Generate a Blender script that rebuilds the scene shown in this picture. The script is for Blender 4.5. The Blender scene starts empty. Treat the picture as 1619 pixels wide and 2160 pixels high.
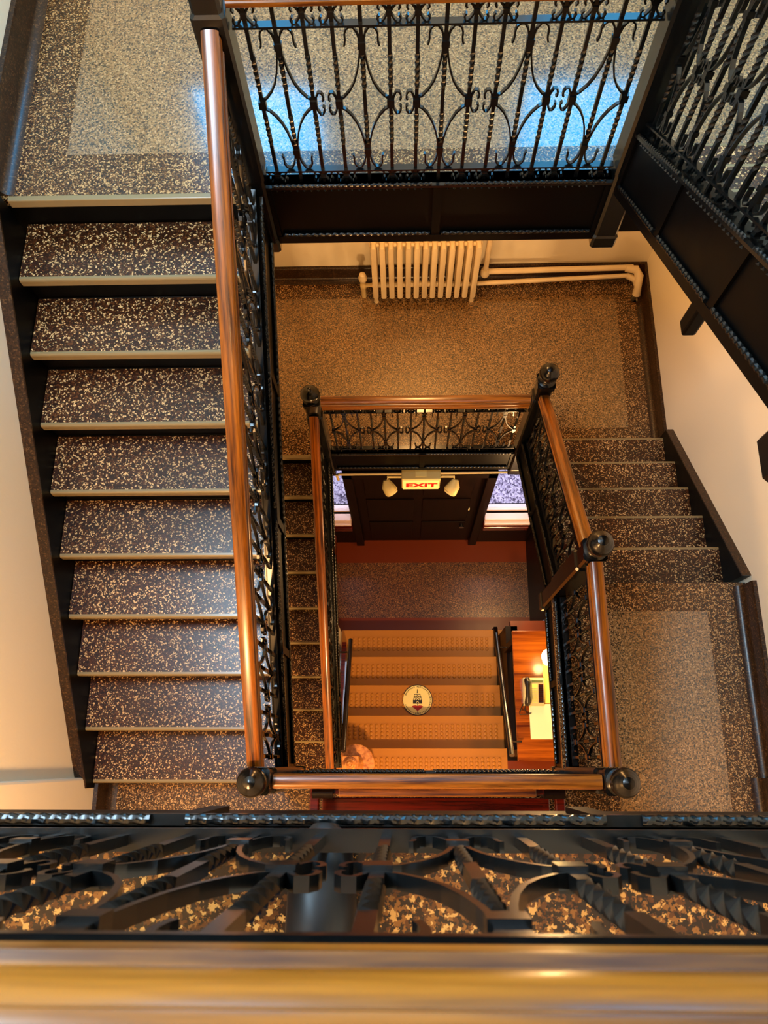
import bpy, bmesh, math, random
from mathutils import Vector, Matrix
random.seed(7)
D = bpy.data
C = bpy.context.scene.collection
SC = bpy.context.scene

# ------------------------------------------------------------------ camera, world, light, exposure
ZC = 7.30952
PITCH, YAW, ROLL = 1.26124748, 0.0804006798, -0.0829282544
FPX = 1645.0795


def camera_axes():
    f = Vector((0, math.cos(PITCH), -math.sin(PITCH)))
    u = Vector((0, math.sin(PITCH), math.cos(PITCH)))
    r = Vector((1, 0, 0))
    Rz = Matrix.Rotation(YAW, 3, 'Z')
    f, u, r = Rz @ f, Rz @ u, Rz @ r
    r2 = math.cos(ROLL) * r + math.sin(ROLL) * u
    u2 = -math.sin(ROLL) * r + math.cos(ROLL) * u
    return r2, u2, f


cd = D.cameras.new('camera')
co = D.objects.new('camera', cd)
C.objects.link(co)
r_, u_, f_ = camera_axes()
co.matrix_world = Matrix(((r_.x, u_.x, -f_.x, 0), (r_.y, u_.y, -f_.y, 0), (r_.z, u_.z, -f_.z, ZC), (0, 0, 0, 1)))
cd.sensor_fit = 'VERTICAL'
cd.sensor_height = 36
cd.lens = FPX * 36 / 2160
cd.clip_start = 0.02
cd.dof.use_dof = True
cd.dof.focus_distance = 4.0
cd.dof.aperture_fstop = 15
SC.camera = co

SC.view_settings.view_transform = 'Standard'
SC.view_settings.look = 'None'
SC.view_settings.gamma = 1
SC.view_settings.use_curve_mapping = False
SC.view_settings.exposure = 0.25

wd = D.worlds.new('world')
SC.world = wd
wd.use_nodes = True
wd.node_tree.nodes['Background'].inputs[0].default_value = (0.55, 0.75, 1.0, 1)
wd.node_tree.nodes['Background'].inputs[1].default_value = 1.0


def area(name, loc, rot, size, size_y, energy, col):
    l = D.lights.new(name, 'AREA')
    l.shape = 'RECTANGLE'
    l.size, l.size_y, l.energy, l.color = size, size_y, energy, col
    o = D.objects.new(name, l)
    C.objects.link(o)
    o.location, o.rotation_euler = loc, rot
    return o


def point(name, loc, energy, col, rad=.08):
    l = D.lights.new(name, 'POINT')
    l.energy, l.color, l.shadow_soft_size = energy, col, rad
    o = D.objects.new(name, l)
    C.objects.link(o)
    o.location = loc
    return o


XSIDE = -1.62
WARM = (1.0, .56, .22)
WARM2 = (1.0, .62, .28)
# daylight: skylight over the well, two landing windows, the street door below
area('skylight_daylight', (-.1, 1.5, 9.30), (0, 0, 0), 2.0, 2.4, 14, (.78, .90, 1.0))
area('side_window_daylight', (XSIDE, 1.2, 7.45), (0, math.radians(-62), 0), 1.9, 1.4, 280, (.54, .79, 1.0))
area('street_daylight', (.3, 2.95, 1.38), (0, 0, 0), 2.8, .9, 36, (.93, .87, 1.0)).data.spread = math.radians(100)
# warm ceiling lamps, one per storey, plus added warm fills
point('lamp_light_upper', (-.6, -1.5, 8.6), 95, WARM, .12)
point('warm_fill_handrail', (.12, 3.5, 7.5), 12, WARM2, .10)  # added fill that warms the front of the near handrail, no fixture
point('lamp_light_first', (-.95, -1.0, 5.0), 135, (1.0, .52, .19), .12)
point('lamp_light_landing', (.15, 3.0, 4.15), 70, (1.0, .50, .16), .12)
point('lamp_light_lobby', (.1, -1.1, 2.45), 250, WARM, .12)
point('warm_fill_vestibule', (1.05, 1.6, 1.0), 40, WARM, .08)  # added fill to warm the vestibule floor, hangs free without a fixture

# ------------------------------------------------------------------ levels and plan
H, T = .18, .256
F0, H0, F1, H1, F2 = 0.0, 1.8, 2.88, 4.68, 6.12
ZV = -.86
YF = 2.197            # front edge of the half landings
XW0, XW1 = -1.67, 1.955
YB = 3.79
YN = -.085            # well edge on the camera side
SL = H / T
H2 = (F2 - H1) / 8
SL2 = H2 / T



# ------------------------------------------------------------------ materials
def srgb(r, g, b):
    f = lambda c: (c / 12.92 if c <= .04045 else ((c + .055) / 1.055) ** 2.4)
    return (f(r / 255), f(g / 255), f(b / 255), 1)


def newmat(name):
    m = D.materials.new(name)
    m.use_nodes = True
    nt = m.node_tree
    return m, nt, nt.nodes['Principled BSDF']


def N(nt, t, **k):
    n = nt.nodes.new(t)
    for a, v in k.items():
        setattr(n, a, v)
    return n


def plain(name, col, rough=.5, metal=0., spec=.5, coat=0., emit=None, es=0., bump=0., bscale=200):
    m, nt, b = newmat(name)
    b.inputs['Base Color'].default_value = col
    b.inputs['Roughness'].default_value = rough
    b.inputs['Metallic'].default_value = metal
    b.inputs['Specular IOR Level'].default_value = spec
    b.inputs['Coat Weight'].default_value = coat
    b.inputs['Coat Roughness'].default_value = .12
    if emit:
        b.inputs['Emission Color'].default_value = emit
        b.inputs['Emission Strength'].default_value = es
    nz = N(nt, 'ShaderNodeTexNoise')
    nz.inputs['Scale'].default_value = bscale if bump else 6
    nz.inputs['Detail'].default_value = 4
    geo = N(nt, 'ShaderNodeNewGeometry')
    nt.links.new(geo.outputs['Position'], nz.inputs['Vector'])
    if bump:
        bp = N(nt, 'ShaderNodeBump')
        bp.inputs['Strength'].default_value = bump
        bp.inputs['Distance'].default_value = .004
        nt.links.new(nz.outputs['Fac'], bp.inputs['Height'])
        nt.links.new(bp.outputs['Normal'], b.inputs['Normal'])
    else:
        mr = N(nt, 'ShaderNodeMapRange')
        mr.inputs['To Min'].default_value = max(.03, rough - .08)
        mr.inputs['To Max'].default_value = min(1, rough + .08)
        nt.links.new(nz.outputs['Fac'], mr.inputs['Value'])
        nt.links.new(mr.outputs['Result'], b.inputs['Roughness'])
    return m


def terrazzo(name, stops, scale, rough=.25, spec=.5, mott=.35, coat=0.):
    """Random stone chips set in cement: constant colour per Voronoi cell."""
    m, nt, b = newmat(name)
    geo = N(nt, 'ShaderNodeNewGeometry')
    nz = N(nt, 'ShaderNodeTexNoise')
    nz.inputs['Scale'].default_value = scale * 1.3
    nz.inputs['Detail'].default_value = 2
    mx = N(nt, 'ShaderNodeMix', data_type='VECTOR')
    mx.inputs[0].default_value = .012
    nt.links.new(geo.outputs['Position'], nz.inputs['Vector'])
    nt.links.new(geo.outputs['Position'], mx.inputs[4])
    nt.links.new(nz.outputs['Color'], mx.inputs[5])
    vo = N(nt, 'ShaderNodeTexVoronoi')
    vo.inputs['Scale'].default_value = scale
    nt.links.new(mx.outputs[1], vo.inputs['Vector'])
    sep = N(nt, 'ShaderNodeSeparateColor')
    nt.links.new(vo.outputs['Color'], sep.inputs[0])
    cr = N(nt, 'ShaderNodeValToRGB')
    cr.color_ramp.interpolation = 'CONSTANT'
    el = cr.color_ramp.elements
    el[0].position, el[0].color = stops[0]
    el[1].position, el[1].color = stops[1]
    for p, c in stops[2:]:
        e = el.new(p)
        e.color = c
    nt.links.new(sep.outputs[0], cr.inputs[0])
    n2 = N(nt, 'ShaderNodeTexNoise')
    n2.inputs['Scale'].default_value = 1.7
    n2.inputs['Detail'].default_value = 3
    nt.links.new(geo.outputs['Position'], n2.inputs['Vector'])
    mr = N(nt, 'ShaderNodeMapRange')
    mr.inputs['From Min'].default_value = .3
    mr.inputs['From Max'].default_value = .7
    mr.inputs['To Min'].default_value = 1 - mott
    mr.inputs['To Max'].default_value = 1 + mott * .4
    nt.links.new(n2.outputs['Fac'], mr.inputs['Value'])
    mc = N(nt, 'ShaderNodeMix', data_type='RGBA', blend_type='MULTIPLY')
    mc.inputs[0].default_value = 1
    nt.links.new(cr.outputs[0], mc.inputs[6])
    nt.links.new(mr.outputs[0], mc.inputs[7])
    nt.links.new(mc.outputs[2], b.inputs['Base Color'])
    b.inputs['Roughness'].default_value = rough
    b.inputs['Specular IOR Level'].default_value = spec
    b.inputs['Coat Weight'].default_value = coat
    b.inputs['Coat Roughness'].default_value = .09
    return m


def wood(name, dark, light, axis, rough=.28, scale=1., coat=.15, tilt=0.):
    m, nt, b = newmat(name)
    geo = N(nt, 'ShaderNodeNewGeometry')
    mp = N(nt, 'ShaderNodeMapping')
    s = [55 * scale] * 3
    s[axis] = 2.2 * scale
    mp.inputs['Scale'].default_value = s
    m0 = N(nt, 'ShaderNodeMapping')
    m0.inputs['Rotation'].default_value = (tilt, 0, 0)
    nt.links.new(geo.outputs['Position'], m0.inputs['Vector'])
    nt.links.new(m0.outputs[0], mp.inputs['Vector'])
    nz = N(nt, 'ShaderNodeTexNoise')
    nz.inputs['Scale'].default_value = 1
    nz.inputs['Detail'].default_value = 5
    nz.inputs['Roughness'].default_value = .65
    nt.links.new(mp.outputs[0], nz.inputs['Vector'])
    cr = N(nt, 'ShaderNodeValToRGB')
    el = cr.color_ramp.elements
    el[0].position, el[0].color = .36, dark
    el[1].position, el[1].color = .62, light
    nt.links.new(nz.outputs['Fac'], cr.inputs[0])
    nt.links.new(cr.outputs[0], b.inputs['Base Color'])
    b.inputs['Roughness'].default_value = rough
    b.inputs['Coat Weight'].default_value = coat
    b.inputs['Coat Roughness'].default_value = .1
    b.inputs['Specular IOR Level'].default_value = .5 if coat else .12
    return m


K = srgb
M = {}
M['iron'] = plain('black iron', K(8, 9, 9), .22, 0, .5)
M['iron_dull'] = plain('dull black iron', K(2, 2, 2), .42, 0, .10)
M['wall'] = plain('cream plaster', K(240, 230, 206), .55, bump=.12, bscale=60)
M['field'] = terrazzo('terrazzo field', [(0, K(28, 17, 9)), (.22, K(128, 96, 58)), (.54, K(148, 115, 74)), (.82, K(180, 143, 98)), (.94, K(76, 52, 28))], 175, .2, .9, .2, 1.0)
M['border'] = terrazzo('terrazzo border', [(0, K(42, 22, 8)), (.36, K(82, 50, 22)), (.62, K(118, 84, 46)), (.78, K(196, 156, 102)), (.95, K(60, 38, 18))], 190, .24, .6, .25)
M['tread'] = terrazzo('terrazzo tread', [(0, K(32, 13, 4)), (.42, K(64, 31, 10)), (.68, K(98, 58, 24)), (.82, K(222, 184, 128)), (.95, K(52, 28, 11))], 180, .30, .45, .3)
M['lobby'] = terrazzo('terrazzo vestibule', [(0, K(46, 22, 8)), (.35, K(104, 62, 26)), (.65, K(132, 84, 40)), (.86, K(170, 124, 72)), (.95, K(60, 32, 14))], 170, .35, .5, .25)
M['upper'] = terrazzo('terrazzo warm-lit top storey', [(0, K(40, 18, 5)), (.40, K(92, 50, 16)), (.62, K(140, 88, 34)), (.80, K(214, 160, 84)), (.93, K(40, 18, 6))], 175, .25, .5, .25)  # orange of the lamplight up here is mixed into the chip colours
M['cove'] = terrazzo('terrazzo cove', [(0, K(36, 20, 9)), (.5, K(62, 38, 18)), (.8, K(92, 64, 36)), (.9, K(44, 26, 12))], 170, .3, .45)
M['porch'] = terrazzo('granite porch', [(0, K(110, 100, 130)), (.25, K(170, 160, 190)), (.6, K(205, 196, 220)), (.85, K(70, 60, 90))], 60, .5, .3)
M['nosing'] = plain('lightened nosing', K(132, 116, 82), .24, 0, .6)  # colour raised so the tread edges carry the nose highlight themselves
M['rail_x'] = wood('handrail wood x', K(56, 22, 5), K(152, 92, 24), 0)
M['rail_y'] = wood('handrail wood y', K(46, 13, 2), K(146, 78, 9), 1)
M['rail_up'] = wood('handrail wood rising', K(46, 13, 2), K(146, 78, 9), 1, tilt=-math.atan(SL))
M['rail_down'] = wood('handrail wood falling', K(46, 13, 2), K(146, 78, 9), 1, tilt=math.atan(SL))
M['mahog'] = wood('mahogany', K(44, 8, 4), K(96, 24, 10), 0, .22)
M['darkwood'] = wood('dark panel wood', K(9, 3, 2), K(20, 7, 4), 2, .45, 1., 0.)
M['desk'] = wood('varnished desk', K(74, 24, 3), K(164, 84, 14), 0, .22, .35)
M['oak'] = wood('light oak', K(160, 92, 36), K(220, 150, 84), 2, .35, .6)
M['rubber'] = plain('brown rubber', K(178, 116, 36), .45, 0, .3)
M['brownlino'] = plain('brown border paint', K(112, 44, 8), .35, 0, .3)
M['radiator'] = plain('cream radiator paint', K(236, 216, 178), .4)
M['brasscream'] = plain('cream pipe paint', K(214, 190, 138), .35)
M['paper'] = plain('paper', K(240, 232, 190), .8)
M['note'] = plain('yellow note', K(232, 220, 110), .8)
M['steel'] = plain('steel', K(150, 150, 150), .3, 1)
M['pipe_dark'] = plain('dark rail pipe', K(40, 30, 26), .25, 0, .6)
M['phone'] = plain('phone grey', K(190, 176, 130), .4)
M['phone_dark'] = plain('phone dark', K(26, 20, 18), .35)
M['lcd'] = plain('phone display', K(96, 104, 64), .2)
M['signbox'] = plain('sign housing', K(226, 206, 140), .5)
M['signface'] = plain('lit sign face', K(240, 220, 140), .5, emit=K(250, 214, 120), es=.45)
M['red'] = plain('sign red', K(200, 20, 14), .4, emit=K(220, 16, 10), es=.5)
M['lens'] = plain('lamp lens', K(235, 215, 160), .15)
M['disc'] = plain('emblem cream', K(248, 232, 160), .45)
M['ink'] = plain('emblem black', K(24, 18, 22), .5)
M['emred'] = plain('emblem red', K(170, 20, 16), .5)
M['sill'] = plain('painted sill', K(214, 190, 190), .35)
M['shade'] = plain('opal lamp shade', K(250, 244, 225), .4, emit=K(255, 236, 180), es=2.5)
M['sky_pane'] = plain('bright window pane', K(150, 200, 255), .1, emit=(.03, .5, 1.0, 1), es=6.5)
M['white_trim'] = plain('white trim', K(225, 228, 232), .3)
M['denim'] = plain('dark denim', K(9, 13, 34), .75, bump=.3, bscale=700)
M['shirt'] = plain('dark shirt', K(30, 30, 34), .8)
M['skin'] = plain('skin', K(205, 150, 120), .5)
M['hair'] = plain('hair', K(40, 26, 18), .6)
M['shoe'] = plain('shoe leather', K(18, 16, 16), .4)
g, nt, b = newmat('clear glass')
b.inputs['Transmission Weight'].default_value = 1
b.inputs['Roughness'].default_value = .02
b.inputs['IOR'].default_value = 1.02
M['glass'] = g

# ------------------------------------------------------------------ helpers
WL = {}


class MB:
    def __init__(s):
        s.v, s.f = [], []

    def add(s, vs, fs):
        n = len(s.v)
        s.v += [tuple(v) for v in vs]
        s.f += [tuple(i + n for i in f) for f in fs]
        return s

    def box(s, x0, x1, y0, y1, z0, z1):
        return s.add([(x0, y0, z0), (x1, y0, z0), (x1, y1, z0), (x0, y1, z0), (x0, y0, z1), (x1, y0, z1), (x1, y1, z1), (x0, y1, z1)],
                     [(3, 2, 1, 0), (4, 5, 6, 7), (0, 1, 5, 4), (1, 2, 6, 5), (2, 3, 7, 6), (3, 0, 4, 7)])

    def prism(s, poly, a, b_, ax):
        """poly: 2-D points; extruded from a to b_ along axis ax (0 x: poly=(y,z); 1 y: poly=(x,z); 2 z: poly=(x,y))."""
        def P(p, t):
            return {0: (t, p[0], p[1]), 1: (p[0], t, p[1]), 2: (p[0], p[1], t)}[ax]
        n = len(poly)
        vs = [P(p, a) for p in poly] + [P(p, b_) for p in poly]
        fs = [tuple(range(n))[::-1], tuple(range(n, 2 * n))] + [(i, (i + 1) % n, n + (i + 1) % n, n + i) for i in range(n)]
        return s.add(vs, fs)

    def lathe(s, prof, cx, cy, n=20):
        vs, fs = [], []
        for r, z in prof:
            for k in range(n):
                a = 2 * math.pi * k / n
                vs.append((cx + r * math.cos(a), cy + r * math.sin(a), z))
        for i in range(len(prof) - 1):
            for k in range(n):
                k2 = (k + 1) % n
                fs.append((i * n + k, i * n + k2, (i + 1) * n + k2, (i + 1) * n + k))
        fs.append(tuple(range(n))[::-1])
        m = (len(prof) - 1) * n
        fs.append(tuple(range(m, m + n)))
        return s.add(vs, fs)

    def tube(s, pts, r, n=8):
        pts = [Vector(p) for p in pts]
        vs, fs = [], []
        up = Vector((0, 0, 1))
        for i, p in enumerate(pts):
            d = (pts[min(i + 1, len(pts) - 1)] - pts[max(i - 1, 0)]).normalized()
            a = d.cross(up if abs(d.z) < .95 else Vector((0, 1, 0))).normalized()
            b2 = d.cross(a)
            rr = r[i] if isinstance(r, (list, tuple)) else r
            for k in range(n):
                t = 2 * math.pi * k / n
                vs.append(p + a * rr * math.cos(t) + b2 * rr * math.sin(t))
        for i in range(len(pts) - 1):
            for k in range(n):
                k2 = (k + 1) % n
                fs.append((i * n + k, i * n + k2, (i + 1) * n + k2, (i + 1) * n + k))
        fs.append(tuple(range(n))[::-1])
        m = (len(pts) - 1) * n
        fs.append(tuple(range(m, m + n)))
        return s.add(vs, fs)

    def sweep(s, prof, A, B):
        """profile (u across, v up) swept in a straight line from A to B; across is horizontal."""
        A, B = Vector(A), Vector(B)
        d = (B - A).normalized()
        a = d.cross(Vector((0, 0, 1))).normalized()
        up = Vector((0, 0, 1))
        n = len(prof)
        vs = [A + a * u + up * v for u, v in prof] + [B + a * u + up * v for u, v in prof]
        fs = [tuple(range(n)), tuple(range(n, 2 * n))[::-1]] + [(i, n + i, n + (i + 1) % n, (i + 1) % n) for i in range(n)]
        return s.add(vs, fs)

    def rope(s, A, B, r, pitch, n=8, strands=2, seg=6):
        A, B = Vector(A), Vector(B)
        L = (B - A).length
        d = (B - A).normalized()
        a = d.cross(Vector((0, 0, 1))).normalized()
        b2 = a.cross(d)
        m = max(4, int(L / pitch * seg))
        vs, fs = [], []
        for i in range(m + 1):
            t = L * i / m
            ph = 2 * math.pi * t / (pitch * strands)
            for k in range(n):
                th = 2 * math.pi * k / n
                rr = r * (.74 + .32 * abs(math.cos((th - ph) * strands / 2)))
                vs.append(A + d * t + a * rr * math.cos(th) + b2 * rr * math.sin(th))
        for i in range(m):
            for k in range(n):
                k2 = (k + 1) % n
                fs.append((i * n + k, i * n + k2, (i + 1) * n + k2, (i + 1) * n + k))
        fs += [tuple(range(n))[::-1], tuple(range(m * n, m * n + n))]
        return s.add(vs, fs)

    def mesh(s, name, mat, smooth=False, bevel=0):
        me = D.meshes.new(name)
        me.from_pydata(s.v, [], s.f)
        bm = bmesh.new()
        bm.from_mesh(me)
        bmesh.ops.recalc_face_normals(bm, faces=bm.faces)
        if bevel:
            bmesh.ops.bevel(bm, geom=[e for e in bm.edges if len(e.link_faces) == 2 and e.calc_face_angle(0) > .5], offset=bevel, segments=2, profile=.5, affect='EDGES')
        bm.to_mesh(me)
        bm.free()
        if smooth:
            me.polygons.foreach_set('use_smooth', [True] * len(me.polygons))
            try:
                me.set_sharp_from_angle(angle=math.radians(40))
            except Exception:
                pass
        me.materials.append(mat)
        return me


def part(name, mb, mat, parent=None, loc=None, smooth=False, bevel=0):
    """Link mesh (MB in world coordinates, or a shared mesh placed at loc) under its parent."""
    me = mb if isinstance(mb, bpy.types.Mesh) else mb.mesh(name, mat, smooth, bevel)
    o = D.objects.new(name, me)
    C.objects.link(o)
    w = Vector(loc) if loc is not None else Vector((0, 0, 0))
    if parent is not None:
        o.parent = parent
        o.location = w - WL[parent.name]
    else:
        o.location = w
    WL[o.name] = w
    return o


def tag(o, label, cat, group=None):
    o['label'] = label
    o['category'] = cat
    if group:
        o['group'] = group
    return o


def thing(name, label, cat, loc, group=None):
    o = D.objects.new(name, None)
    o.empty_display_size = .05
    C.objects.link(o)
    o.location = loc
    WL[o.name] = Vector(loc)
    return tag(o, label, cat, group)


def struct(name, mb, mat, parent=None, smooth=False, bevel=0):
    o = part(name, mb, mat, parent, smooth=smooth, bevel=bevel)
    if parent is None:
        o['kind'] = 'structure'
    return o


def sroot(name, loc=(0, 0, 0)):
    o = D.objects.new(name, None)
    o.empty_display_size = .05
    C.objects.link(o)
    o.location = loc
    WL[o.name] = Vector(loc)
    o['kind'] = 'structure'
    return o


# ------------------------------------------------------------------ the shell
struct('wall_left', MB().box(XW0 - .2, XW0, YN, YB + .2, -1.2, 9.4), M['wall'])
struct('wall_left', MB().box(XW0 - .2, XW0 + .045, -2.8, YN, -1.2, 9.4), M['wall'], bevel=.012)
struct('wall_right', MB().box(XW1, XW1 + .2, YN, YB + .2, -1.2, 9.4), M['wall'])
struct('wall_right', MB().box(XW1 - .045, XW1 + .2, -2.8, YN, -1.2, 9.4), M['wall'], bevel=.012)
struct('wall_near', MB().box(XW0, XW1, -2.8, -2.6, -.1, 9.4), M['wall'])
# far wall above the porch, with two window openings over the upper half landing
W1, W2, WZ0, WZ1 = (-1.30, -.45), (.70, 1.50), 5.62, 7.9
struct('wall_back', MB().box(XW0, XW1, YB, YB + .2, H0 - .3, WZ0).box(XW0, XW1, YB, YB + .2, WZ1, 9.4)
       .box(XW0, W1[0], YB, YB + .2, WZ0, WZ1).box(W1[1], W2[0], YB, YB + .2, WZ0, WZ1).box(W2[1], XW1, YB, YB + .2, WZ0, WZ1), M['wall'])
struct('ceiling', MB().box(XW0 - .2, XW1 + .2, -2.8, .3, 9.4, 9.5).box(XW0 - .2, XW1 + .2, 2.7, YB + .2, 9.4, 9.5)
       .box(XW0 - .2, -1.0, .3, 2.7, 9.4, 9.5).box(1.2, XW1 + .2, .3, 2.7, 9.4, 9.5), M['wall'])
for i, (a, b_) in enumerate((W1, W2)):
    w = sroot('window_%d' % (i + 1), ((a + b_) / 2, YB, WZ0))
    part('window_frame', MB().box(a, b_, YB + .02, YB + .1, WZ0, WZ0 + .06).box(a, b_, YB + .02, YB + .1, WZ1 - .06, WZ1)
         .box(a, a + .05, YB + .02, YB + .1, WZ0, WZ1).box(b_ - .05, b_, YB + .02, YB + .1, WZ0, WZ1)
         .box(a, b_, YB + .03, YB + .09, (WZ0 + WZ1) / 2 - .025, (WZ0 + WZ1) / 2 + .025), M['white_trim'], w)
    for k in range(2):
        z0 = WZ0 + .06 if k == 0 else (WZ0 + WZ1) / 2 + .025
        z1 = (WZ0 + WZ1) / 2 - .025 if k == 0 else WZ1 - .06
        part('pane', MB().box(a + .05, b_ - .05, YB + .055, YB + .065, z0, z1), M['sky_pane'], w)
    part('window_sill', MB().box(a - .05, b_ + .05, YB - .06, YB + .05, WZ0 - .04, WZ0), M['white_trim'], w, bevel=.006)


def cove(L0, z, name, parent=None):
    """Coved skirting: polyline of (x,y) wall-line points, room on the inner side given by per-segment normals."""
    o = MB()
    prof = [(0, -.01), (.075, -.01), (.075, 0), (.052, .004), (.036, .016), (.028, .034), (.026, .13), (.02, .142), (0, .145)]
    for (x0, y0, x1, y1, nx, ny) in L0:
        vs, n = [], len(prof)
        for (x, y) in ((x0, y0), (x1, y1)):
            vs += [(x + nx * d, y + ny * d, z + zz) for d, zz in prof]
        o.add(vs, [tuple(range(n)), tuple(range(n, 2 * n))[::-1]] + [(i, n + i, n + (i + 1) % n, (i + 1) % n) for i in range(n)])
    return o


def landing(name, z, fascia_y):
    fl = sroot(name, (0, 2.9, z))
    part('slab', MB().box(XW0, XW1, YF + .03, YB, z - .30, z - .015), M['iron_dull'], fl)
    # border strips around a paler field
    fx0, fx1, fy0, fy1 = -1.40, 1.72, 2.42, 3.58
    for (x0, x1, y0, y1) in ((XW0, -.57, YF, fy0), (-.57, .87, YF + .035, fy0), (.87, XW1, YF + .045, fy0), (XW0, XW1, fy1, YB), (XW0, fx0, fy0, fy1), (fx1, XW1, fy0, fy1)):
        part('border_strip', MB().box(x0, x1, y0, y1, z - .035, z), M['border'], fl)
    part('field_panel', MB().box(fx0, fx1, fy0, fy1, z - .035, z), M['field'], fl)
    part('nosing', MB().box(-1.62, -.56, YF - .006, YF + .02, z - .042, z + .001), M['nosing'], fl, bevel=.004)
    return fl


landing('floor', H1, YF)
landing('floor', H0, YF)
for i, z in enumerate((H1, H0)):
    n = 'baseboard_upper' if i == 0 else 'baseboard_middle'
    struct(n, cove([(XW0, YF + .02, XW0, YB, 1, 0), (XW0, YB, XW1, YB, 0, -1), (XW1, YB, XW1, YF + .1, -1, 0)], z, n), M['cove'], smooth=True)


def storey_floor(z, yb):
    fl = sroot('floor', (0, -1.2, z))
    part('slab', MB().box(XW0, XW1, -2.6, YN - .05, z - .3, z - .015).box(.87, XW1, YN - .05, yb - .03, z - .3, z - .015), M['iron_dull'], fl)
    if z == F2:
        part('border_strip', MB().box(XW0, XW1, -.36, YN + .0, z - .035, z), M['upper'], fl)
        part('border_strip', MB().box(.85, XW1, YN, yb, z - .035, z), M['border'], fl)
        part('field_panel', MB().box(XW0, XW1, -2.6, -.36, z - .035, z), M['upper'], fl)
        return fl
    part('border_strip', MB().box(XW0, -.62, -.36, -.118, z - .035, z), M['border'], fl)
    part('border_strip', MB().box(-.62, 1.14, -.36, YN, z - .035, z), M['border'], fl)
    part('border_strip', MB().box(.85, 1.14, YN, yb, z - .035, z), M['border'], fl)
    part('border_strip', MB().box(1.14, 1.72, yb - .165, yb, z - .035, z), M['border'], fl)
    part('border_strip', MB().box(1.72, XW1, -2.6, yb, z - .035, z), M['border'], fl)
    part('field_panel', MB().box(1.14, 1.72, -2.6, yb - .165, z - .035, z), M['field'], fl)
    part('field_panel', MB().box(XW0, 1.14, -2.6, -.36, z - .035, z), M['field'], fl)
    return fl


YB1, YB2 = .975, .463
storey_floor(F1, YB1)
storey_floor(F2, YB2)
struct('baseboard_lower', cove([(XW0 + .045, -2.6, XW0 + .045, YN - .03, 1, 0), (XW1, YN, XW1, YB1 - .02, -1, 0), (XW1 - .045, -2.6, XW1 - .045, YN, -1, 0)], F1, ''), M['cove'], smooth=True)

# ground floor lobby, the vestibule below it and the porch outside
fl = sroot('floor', (0, -1.2, F0))
part('lobby_slab', MB().box(XW0, XW1, -2.6, .0, -.1, -.002).box(1.0, XW1, 0, 1.25, -.1, -.002).box(XW0, -.66, 0, 2.1, -.1, -.002), M['brownlino'], fl)
fl = sroot('floor', (.3, 1.7, ZV))
part('border_strip', MB().box(-.95, 1.45, 1.0, 1.435, ZV - .06, ZV), M['brownlino'], fl)
part('field_panel', MB().box(-.95, 1.45, 1.435, 2.03, ZV - .06, ZV), M['lobby'], fl)
part('border_strip', MB().box(-.95, 1.45, 2.03, 2.33, ZV - .06, ZV), M['brownlino'], fl)
fl = sroot('floor', (.3, 3.2, ZV))
part('porch_paving', MB().box(-1.6, 1.9, 2.40, 4.6, ZV - .1, ZV - .02), M['porch'], fl)
struct('wall_vestibule', MB().prism([(1.27, ZV), (2.26, ZV), (2.26, 1.42), (1.27, .80)], -1.05, -.72, 0).prism([(1.27, ZV), (2.26, ZV), (2.26, 1.42), (1.27, 1.42)], 1.32, 1.6, 0), M['darkwood'])


# ------------------------------------------------------------------ stairs
def flight(label, x0, x1, ynose, ztop, n, dirn, rise, wall_x, has_last=True):
    """n risers; treads 1..n-1. dirn -1: goes down towards -y, +1: goes down towards +y."""
    st = thing('staircase', label, 'staircase', ((x0 + x1) / 2, ynose + dirn * n * T / 2, ztop - n * rise))
    for k in range(1, n):
        y = ynose + dirn * k * T
        z = ztop - k * rise
        back = y - dirn * (T + .02)
        a, b_ = min(y - dirn * .012, back), max(y - dirn * .012, back)
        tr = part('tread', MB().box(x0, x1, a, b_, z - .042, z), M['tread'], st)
        a, b_ = min(y, y - dirn * .014), max(y, y - dirn * .014)
        nb = [(-.006, -.042), (.012, -.042), (.012, 0), (.002, 0), (-.004, -.005), (-.006, -.012)]
        part('nosing', MB().prism([(y - dirn * u, z + v) for u, v in nb], x0, x1, 0), M['nosing'], tr)
    for k in range(0, n):
        y = ynose + dirn * k * T - dirn * .026
        z1, z0 = ztop - k * rise - .04, ztop - (k + 1) * rise
        part('riser', MB().box(x0, x1, min(y, y - dirn * .02), max(y, y - dirn * .02), z0 - .002, z1), M['iron_dull'], st)
    sl = rise / T
    # wall string with a flat cap
    zt = lambda y: ztop - (y - ynose) * dirn * sl
    ya, yb_ = ynose + .02 * dirn, ynose + dirn * ((n - 1) * T + .03)
    xs = (wall_x, x0) if wall_x < x0 else (x1, wall_x)
    poly = [(ya, zt(ya) - .3), (ya, zt(ya) + .095), (yb_, zt(yb_) + .095), (yb_, zt(yb_) - rise - .01)]
    part('wall_string', MB().prism(poly, xs[0], xs[1] - .002 if wall_x < x0 else xs[1], 0), M['iron_dull'], st)
    poly = [(ya - .0 * dirn, zt(ya) + .095), (ya, zt(ya) + .108), (yb_, zt(yb_) + .108), (yb_, zt(yb_) + .095)]
    part('string_cap', MB().prism(poly, xs[0], xs[1], 0), M['cove'], st)
    sof = [(ya, zt(ya) - .20), (ya, zt(ya) - .24), (yb_, zt(yb_) - .24), (yb_, zt(yb_) - .20)]
    part('soffit', MB().prism(sof, x0, x1, 0), M['iron_dull'], st)
    return st


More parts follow.
